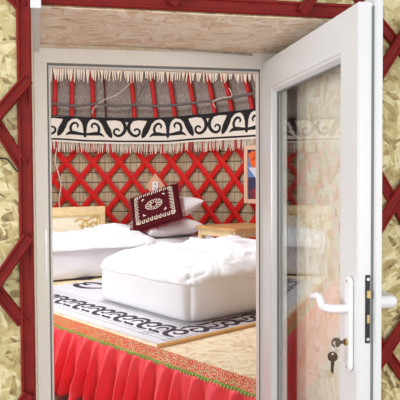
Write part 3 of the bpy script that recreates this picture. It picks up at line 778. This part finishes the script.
# duvet with drape
def duvet(Mx, x0, x1, y0, y1, zb, puff, wr, seed, edge=.10, th=.05, nx=150, ny=100, drop=None, crn=.17):
    mb = MB(); top = []; bot = []
    for i in range(nx+1):
        for j in range(ny+1):
            a, b = i/nx, j/ny
            x = x0+(x1-x0)*a; y = y0+(y1-y0)*b
            ex = min(a*(x1-x0), (1-a)*(x1-x0)); ey = min(b*(y1-y0), (1-b)*(y1-y0))
            e = min(ex, ey); cor = 1-(1-min(1,ex/edge))**2; cor *= 1-(1-min(1,ey/edge))**2; cor = math.sqrt(max(0,cor))
            w1 = fbm(x*2.2+seed, y*2.6, seed, 1); w2 = 1-abs(fbm(x*3.3+seed*2+1.2*w1, y*4.5+w1, seed+3, 1))*2.4; w3 = 1-abs(fbm(x*8+seed*2+3*w1, y*6.5+2*w2, seed+7, 1))*2.4
            z = zb+th+puff*cor+ (wr*w1+wr*.5*(w2-.5)+wr*.17*(w3-.5))*cor
            jx = .02*fbm(x*4, y*4, seed+9)*(1-cor); 
            rx_, ry_ = roundplan(x-(x0+x1)/2, y-(y0+y1)/2, x1-x0, y1-y0, crn); x = rx_+(x0+x1)/2; y = ry_+(y0+y1)/2
            z += .02*fbm(x*3+seed, y*3, 20+seed, 1)*(1-cor)
            top.append(Vector((x+jx, y+jx, z)))
            bot.append(Vector((x, y, min(z-.012, zb+ (0 if not drop else z-zb-th*.8)))))
    base = len(mb.v); mb.v += top+bot; m_ = ny+1; tot = (nx+1)*m_
    for i in range(nx):
        for j in range(ny):
            q = (i*m_+j, (i+1)*m_+j, (i+1)*m_+j+1, i*m_+j+1); mb.f.append(q); mb.f.append(tuple(tot+t_ for t_ in reversed(q)))
    for i in range(nx):
        for j in (0, ny): a, b = i*m_+j, (i+1)*m_+j; mb.f.append((a, b, tot+b, tot+a))
    for j in range(ny):
        for i in (0, nx): a, b = i*m_+j, i*m_+j+1; mb.f.append((a, b, tot+b, tot+a))
    return xf(mb, Mx)
du2 = duvet(M2, -L2/2-.012, L2/2-.25, -W2/2-.012, W2/2+.012, HB2-.085, .130, .065, 2.0, edge=.26, th=.012)
o = du2.build('duvet', DUVET, smooth=True); tag(o, 'crumpled white duvet spread over the near bed', 'duvet')

# far bed
h1 = 69.0
F1 = at_z(53, 281.5, PZ+.012)
dX = Vector((math.sin(R(h1)), math.cos(R(h1)), 0)); dY = Vector((-dX.y, dX.x, 0))
L1, W1, HB1 = 2.32, .76, .30
c1b = F1 + dX*(-.62+L1/2) + dY*(W1/2); c1b.z = PZ+.013
M1 = place(c1b, h1)
bed1 = thing('bed', 'far low bed in greyish white sheet standing along the red lattice', 'bed', c1b, R(90-h1))
xf(softbox(L1, W1, HB1, .05, (60,24,8), lambda p, n: p+Vector((n.x,n.y,0))*(.012*fbm(p.x*3,p.y*3,p.z*5))), M1).build('mattress', SHEETB, bed1, smooth=True)
o = duvet(M1, -L1/2-.02, L1/2-.62, -W1/2-.02, W1/2+.01, HB1-.05, .125, .06, 6.0, edge=.2, th=.012).build('duvet', DUVET, smooth=True)
tag(o, 'white duvet spread over the far bed', 'duvet')
# pillow maker
def pillow(w_, d_, t_, pw=.5, n=36, seed=0.0):
    mb = MB(); m_ = n+1; top = []; bot = []
    for i in range(m_):
        for j in range(m_):
            a, b = 2*i/n-1, 2*j/n-1
            e = max(0, (1-a**4))*max(0, (1-b**4)); h = t_/2*e**pw
            pin = 1-.05*(1-abs(a))*(abs(b)**3)
            x = w_/2*a*(1-.06*(1-a*a)*0-.05*(1-(b*b))*(abs(a)**4)); y = d_/2*b*(1-.05*(1-a*a)*(abs(b)**4))
            wv = .05*t_*fbm(a*3+seed, b*3, seed)
            top.append(Vector((x, y, h+wv*e))); bot.append(Vector((x, y, -h+wv*e-.001)))
    mb.v = top+bot; N_ = m_*m_
    for i in range(n):
        for j in range(n):
            q = (i*m_+j, (i+1)*m_+j, (i+1)*m_+j+1, i*m_+j+1); mb.f += [q, tuple(N_+t for t in reversed(q))]
    for i in range(n):
        for j in (0, n): a, b = i*m_+j, (i+1)*m_+j; mb.f.append((a,b,N_+b,N_+a)); a, b = j*m_+i, j*m_+i+1; mb.f.append((a,b,N_+b,N_+a))
    return mb
# pillows at the right end of the far bed (local X toward the right end)
def plane_hit0(px, py, p0_, n_):
    d_ = ray(px, py); return CAM+d_*((p0_-CAM).dot(n_)/d_.dot(n_))
def pm(lx, ly, lz, rx=0, ry=0, rz=0):
    return M1 @ Matrix.Translation((lx, ly, lz)) @ Matrix.Rotation(R(rz),4,'Z') @ Matrix.Rotation(R(ry),4,'Y') @ Matrix.Rotation(R(rx),4,'X')
zt = HB1
o = xf(pillow(.62,.62,.17, seed=2), pm(L1/2-.42, -.02, zt+.085, ry=-3)).build('pillow', PILLOWM, smooth=True); tag(o, 'white pillow lying flat under the tilted pillow on the far bed', 'pillow')
o = xf(pillow(.60,.60,.17, seed=5), pm(L1/2-.36, .03, zt+.235, ry=-24)).build('pillow', PILLOWM, smooth=True); tag(o, 'tilted white pillow propped behind the maroon cushion', 'pillow')
cc_ = plane_hit0(156, 208.5, F1+dY*.22, dY)
Mc = pm(0, 0, 0, ry=-18, rz=-38, rx=42); Mc.translation = cc_
cu = thing('cushion', 'maroon cushion with cream embroidered border leaning on the white pillow', 'cushion', Mc.translation, 0)
CS = .52
xf(pillow(CS, CS, .12, seed=9), Mc).build('cover', MAROON, cu, smooth=True)
def cz(a, b):
    e = max(0,(1-a**4))*max(0,(1-b**4)); return .06*e**.5+.05*.12*fbm(a*3+9, b*3, 9)*e
def emb(mb, pts, wd=.008, lift=.003):
    for (a, b), (c, d) in zip(pts, pts[1:]):
        dx, dy = c-a, d-b; l = math.hypot(dx, dy) or 1; nx, ny = -dy/l*wd/CS, dx/l*wd/CS
        q = [(a+nx,b+ny),(c+nx,d+ny),(c-nx,d-ny),(a-nx,b-ny)]
        lo = [Mc @ Vector((CS/2*x, CS/2*y, cz(x,y)-.001)) for x, y in q]; hi = [Mc @ Vector((CS/2*x, CS/2*y, cz(x,y)+lift)) for x, y in q]
        mb.add(lo+hi, [(4,5,6,7),(0,1,5,4),(1,2,6,5),(2,3,7,6),(3,0,4,7)])
m_ = 9
for side in range(4):
    mb = MB()
    for k in range(m_):
        t = -.66+1.32*k/(m_-1)
        for dd in (0,):
            pts = [(t-.055,.60),(t-.055,.76),(t+.035,.76),(t+.035,.66),(t-.01,.66)]
            rot = [(x,y),(-y,x),(-x,-y),(y,-x)] if False else None
            f = {0: lambda x,y:(x,y), 1: lambda x,y:(-y,x), 2: lambda x,y:(-x,-y), 3: lambda x,y:(y,-x)}[side]
            emb(mb, [f(*p) for p in pts], .006)
    mb.build('border_embroidery', EMBROID, cu)
# centre medallion
mb = MB()
for k in range(12):
    A = 2*PI*k/12
    emb(mb, [(.10*math.cos(A),.10*math.sin(A)),(.30*math.cos(A),.24*math.sin(A))], .007)
    emb(mb, [(.30*math.cos(A),.24*math.sin(A)),(.34*math.cos(A+.26),.27*math.sin(A+.26)),(.30*math.cos(A+.52),.24*math.sin(A+.52))], .006)
for sx in (1,-1):
    for sy in (1,-1): emb(mb, [(.36*sx,.44*sy),(.44*sx,.44*sy),(.44*sx,.36*sy)], .010)
mb.build('embroidery', EMBROID, cu)
# cushion fringe
mb = MB()
for side in range(4):
    for k in range(50):
        t = -1+2*k/49; f = {0: lambda x,y:(x,y), 1: lambda x,y:(-y,x), 2: lambda x,y:(-x,-y), 3: lambda x,y:(y,-x)}[side]
        a = f(t,.93); b = f(t+random.uniform(-.02,.02),1.09)
        mb.tube([Mc @ Vector((CS/2*a[0],CS/2*a[1],0)), Mc @ Vector((CS/2*b[0],CS/2*b[1],random.uniform(-.01,.01)))], .003, 4)
mb.build('fringe', mat('dark_red_fringe', (.22,.03,.035), .9), cu, kind='stuff')

# ------------------------------------------------------------------ carved headboard behind the far bed
hbp = cyl_hit(104, 206, RW-.14)
def plane_hit(px, py, p0_, n_):
    d_ = ray(px, py); return CAM+d_*((p0_-CAM).dot(n_)/d_.dot(n_))
hpl = F1+dY*(W1+.05)
ph = plane_hit(104, 206, hpl, dY); ph2 = plane_hit(36, 206.5, hpl, dY)
zt_h = ph.z; d = Vector((ph.x-ph2.x, ph.y-ph2.y, 0)); Lh = d.length; d.normalize(); nrm = Vector((d.y,-d.x,0))
if nrm.y > 0: nrm = -nrm
P0 = Vector((ph.x, ph.y, 0)) - d*1.5
hb = thing('headboard', 'pale yellow wooden headboard with gold carved corners behind the far bed', 'headboard', (P0.x, P0.y, PZ))
def hpt(x, z, o_=0): p = P0+d*x+nrm*o_; p.z = z; return p
HBL = 1.5; hz0 = PZ
def hbox(x0, x1, z0, z1, o0, o1): return MB().prism([hpt(x0,z0,o0),hpt(x1,z0,o0),hpt(x1,z1,o0),hpt(x0,z1,o0)], nrm*(o1-o0))
mb = hbox(0,.055,hz0,zt_h,0,.03); m2 = hbox(HBL-.055,HBL,hz0,zt_h,0,.03); mb.add(m2.v, m2.f)
m2 = hbox(.055,HBL-.055,zt_h-.085,zt_h,0,.03); mb.add(m2.v, m2.f); m2 = hbox(.055,HBL-.055,hz0+.15,hz0+.2,0,.03); mb.add(m2.v,m2.f)
mb.build('frame', PINE, hb, bevel=.003)
hbox(.05,HBL-.05,hz0+.15,zt_h-.08,.002,.016).build('panel', BOARD, hb)
m2 = hbox(.055,HBL-.055,zt_h-.095,zt_h-.085,.016,.028); m3 = hbox(HBL-.065,HBL-.055,hz0+.2,zt_h-.085,.016,.028); m2.add(m3.v,m3.f); m2.build('moulding', GOLD, hb)
for sx, xc in ((-1, HBL-.07), (1, .07)):
    mb = MB()
    for pts in ([(0,-.03),(.06,-.02),(.12,-.05),(.20,-.035),(.26,-.06)], [(0,-.12),(.05,-.13),(.09,-.10),(.06,-.07),(.03,-.09)],
                [(.09,-.08),(.14,-.12),(.18,-.09),(.15,-.06),(.12,-.09)], [(0,-.17),(.05,-.18),(.11,-.15),(.17,-.13),(.21,-.09)], [(.02,-.04),(.02,-.17)]):
        P = spline([hpt(xc+sx*x, zt_h-.085+z, .019) for x, z in pts], 4); mb.tube(P, .008, 5)
    mb.build('carving', GOLD, hb, smooth=True)

# ------------------------------------------------------------------ low wooden table
TZ = PZ+.44
tc = at_z(235, 229.0, TZ)
print('TABLE local to bed2', M2.inverted() @ tc, 'bed1', M1.inverted() @ tc)          # nearest corner
ht = h1-4
tX = Vector((math.sin(R(ht)), math.cos(R(ht)), 0)); tY = Vector((-tX.y, tX.x, 0))
l2 = .60; w2t = .56
tb_ = thing('low_table', 'varnished low wooden table standing behind the near bed', 'table', (tc.x, tc.y, PZ), R(90-ht))
# base leg to left: extends along tY (left-back)
def T_(x, y, z): p = tc+tX*x+tY*y; p.z = z; return p
def tbox(x0,x1,y0,y1,z0,z1): return MB().prism([T_(x0,y0,z0),T_(x1,y0,z0),T_(x1,y1,z0),T_(x0,y1,z0)], (0,0,z1-z0))
tbox(-.02,l2+.02,-.02,w2t+.02,TZ-.02,TZ).build('tabletop', PINEDK, tb_, bevel=.003)
for (x0,x1,y0,y1) in ((.03,l2-.03,.0,.018),(.03,l2-.03,w2t-.018,w2t),(0,.018,.03,w2t-.03),(l2-.018,l2,.03,w2t-.03)):
    tbox(x0,x1,y0,y1,TZ-.085,TZ-.02).build('apron', PINE, tb_)
for (x, y) in ((0,0),(l2-.05,0),(0,w2t-.05),(l2-.05,w2t-.05)):
    tbox(x,x+.05,y,y+.05,PZ+.001,TZ-.02).build('leg', PINE, tb_, bevel=.003)

# ------------------------------------------------------------------ socket on wooden diamond
thS, zS = cyl_hit(155.5, 186, RW-.045)
c = cyl(thS, RW-.046, zS); n = Vector((-math.sin(thS), -math.cos(thS), 0)); tr = Vector((math.cos(thS), -math.sin(thS), 0))
sk_ = thing('wall_socket', 'white wall socket on a diamond shaped wooden board on the lattice', 'socket', c)
hs = .115
MB().prism([c+tr*hs*.95, c+Vector((0,0,hs*1.25)), c-tr*hs*.95, c-Vector((0,0,hs*1.25))], n*.012).build('backing_board', mat('pinkish_pine', (.75,.42,.26), .6), sk_)
MB().prism([c+n*.012+tr*a+Vector((0,0,b)) for a, b in ((-.028,-.055),(.038,-.055),(.038,.050),(-.028,.050))], n*.025).build('cover', TAGW, sk_, bevel=.003)
for b in (-.022,.022): MB().tube([c+n*.0371+tr*.005+Vector((0,0,b)), c+n*.0385+tr*.005+Vector((0,0,b))], .014, 14).build('outlet', mat('outlet_grey',(.45,.44,.43),.5), sk_)

# ------------------------------------------------------------------ framed picture at right
tl, zl = cyl_hit(248, 203, RW-.05); tt, zt2 = cyl_hit(248, 146, RW-.05)
p0 = cyl(tl, RW-.075, zl); tr = Vector((math.cos(tl+.12), -math.sin(tl+.12), 0)); n = Vector((-tr.y, tr.x, 0))
if n.y > 0: n = -n
p0 = p0 + n*.02
pic = thing('framed_picture', 'wooden framed colourful picture hanging on the lattice by the right door jamb', 'picture', p0)
Wp, Hp = .62, zt2-zl
def pp(x, z, o_): return p0+tr*x+Vector((0,0,z))+n*o_
def pbox(x0,x1,z0,z1,o0,o1): return MB().prism([pp(x0,z0,o0),pp(x1,z0,o0),pp(x1,z1,o0),pp(x0,z1,o0)], n*(o1-o0))
FRM = mat('pinkish_wood_frame', (.78,.52,.36), .55)
mb = MB()
for a in ((0,.045,0,Hp),(Wp-.045,Wp,0,Hp),(.045,Wp-.045,0,.045),(.045,Wp-.045,Hp-.045,Hp)):
    q = pbox(*a, 0, .03); mb.add(q.v, q.f)
mb.build('frame', FRM, pic, bevel=.002)
pbox(.04,Wp-.04,.04,Hp-.04,.004,.012).build('picture_ground', mat('deep_blue_print',(.05,.045,.11),.5), pic)
def pdisc(cx, cz, r_, m, name, o_):
    MB().prism([pp(cx+r_*math.cos(2*PI*i/14)*(1+.15*math.sin(5*2*PI*i/14)), cz+r_*math.sin(2*PI*i/14)*(1+.15*math.sin(5*2*PI*i/14)), o_) for i in range(14)], n*.002).build(name, m, pic)
OR = mat('orange_print',(.85,.14,.03),.5); BLU = mat('blue_print',(.12,.25,.55),.5); WH_ = mat('white_print',(.8,.8,.85),.5)
q = pbox(.045,Wp-.045,Hp*.45,Hp*.8,.012,.014); q.build('blue_area', BLU, pic)
for (x, z) in ((.10,Hp-.11),(.17,Hp-.09),(.12,Hp-.18),(.20,Hp-.17),(.30,Hp-.12),(.42,Hp-.15)): pdisc(x, z, .05, OR, 'orange_flower', .0142)
for k in range(3):
    MB().prism([pp(.05+.03*k, Hp*.62-.0*k, .0145), pp(.075+.03*k, Hp*.62, .0145), pp(.20+.03*k, Hp*.38, .0145), pp(.175+.03*k, Hp*.38, .0145)], n*.002).build('white_stripe', WH_, pic)
pdisc(.13, Hp*.17, .06, mat('maroon_print',(.25,.03,.05),.5), 'maroon_flower', .0142)
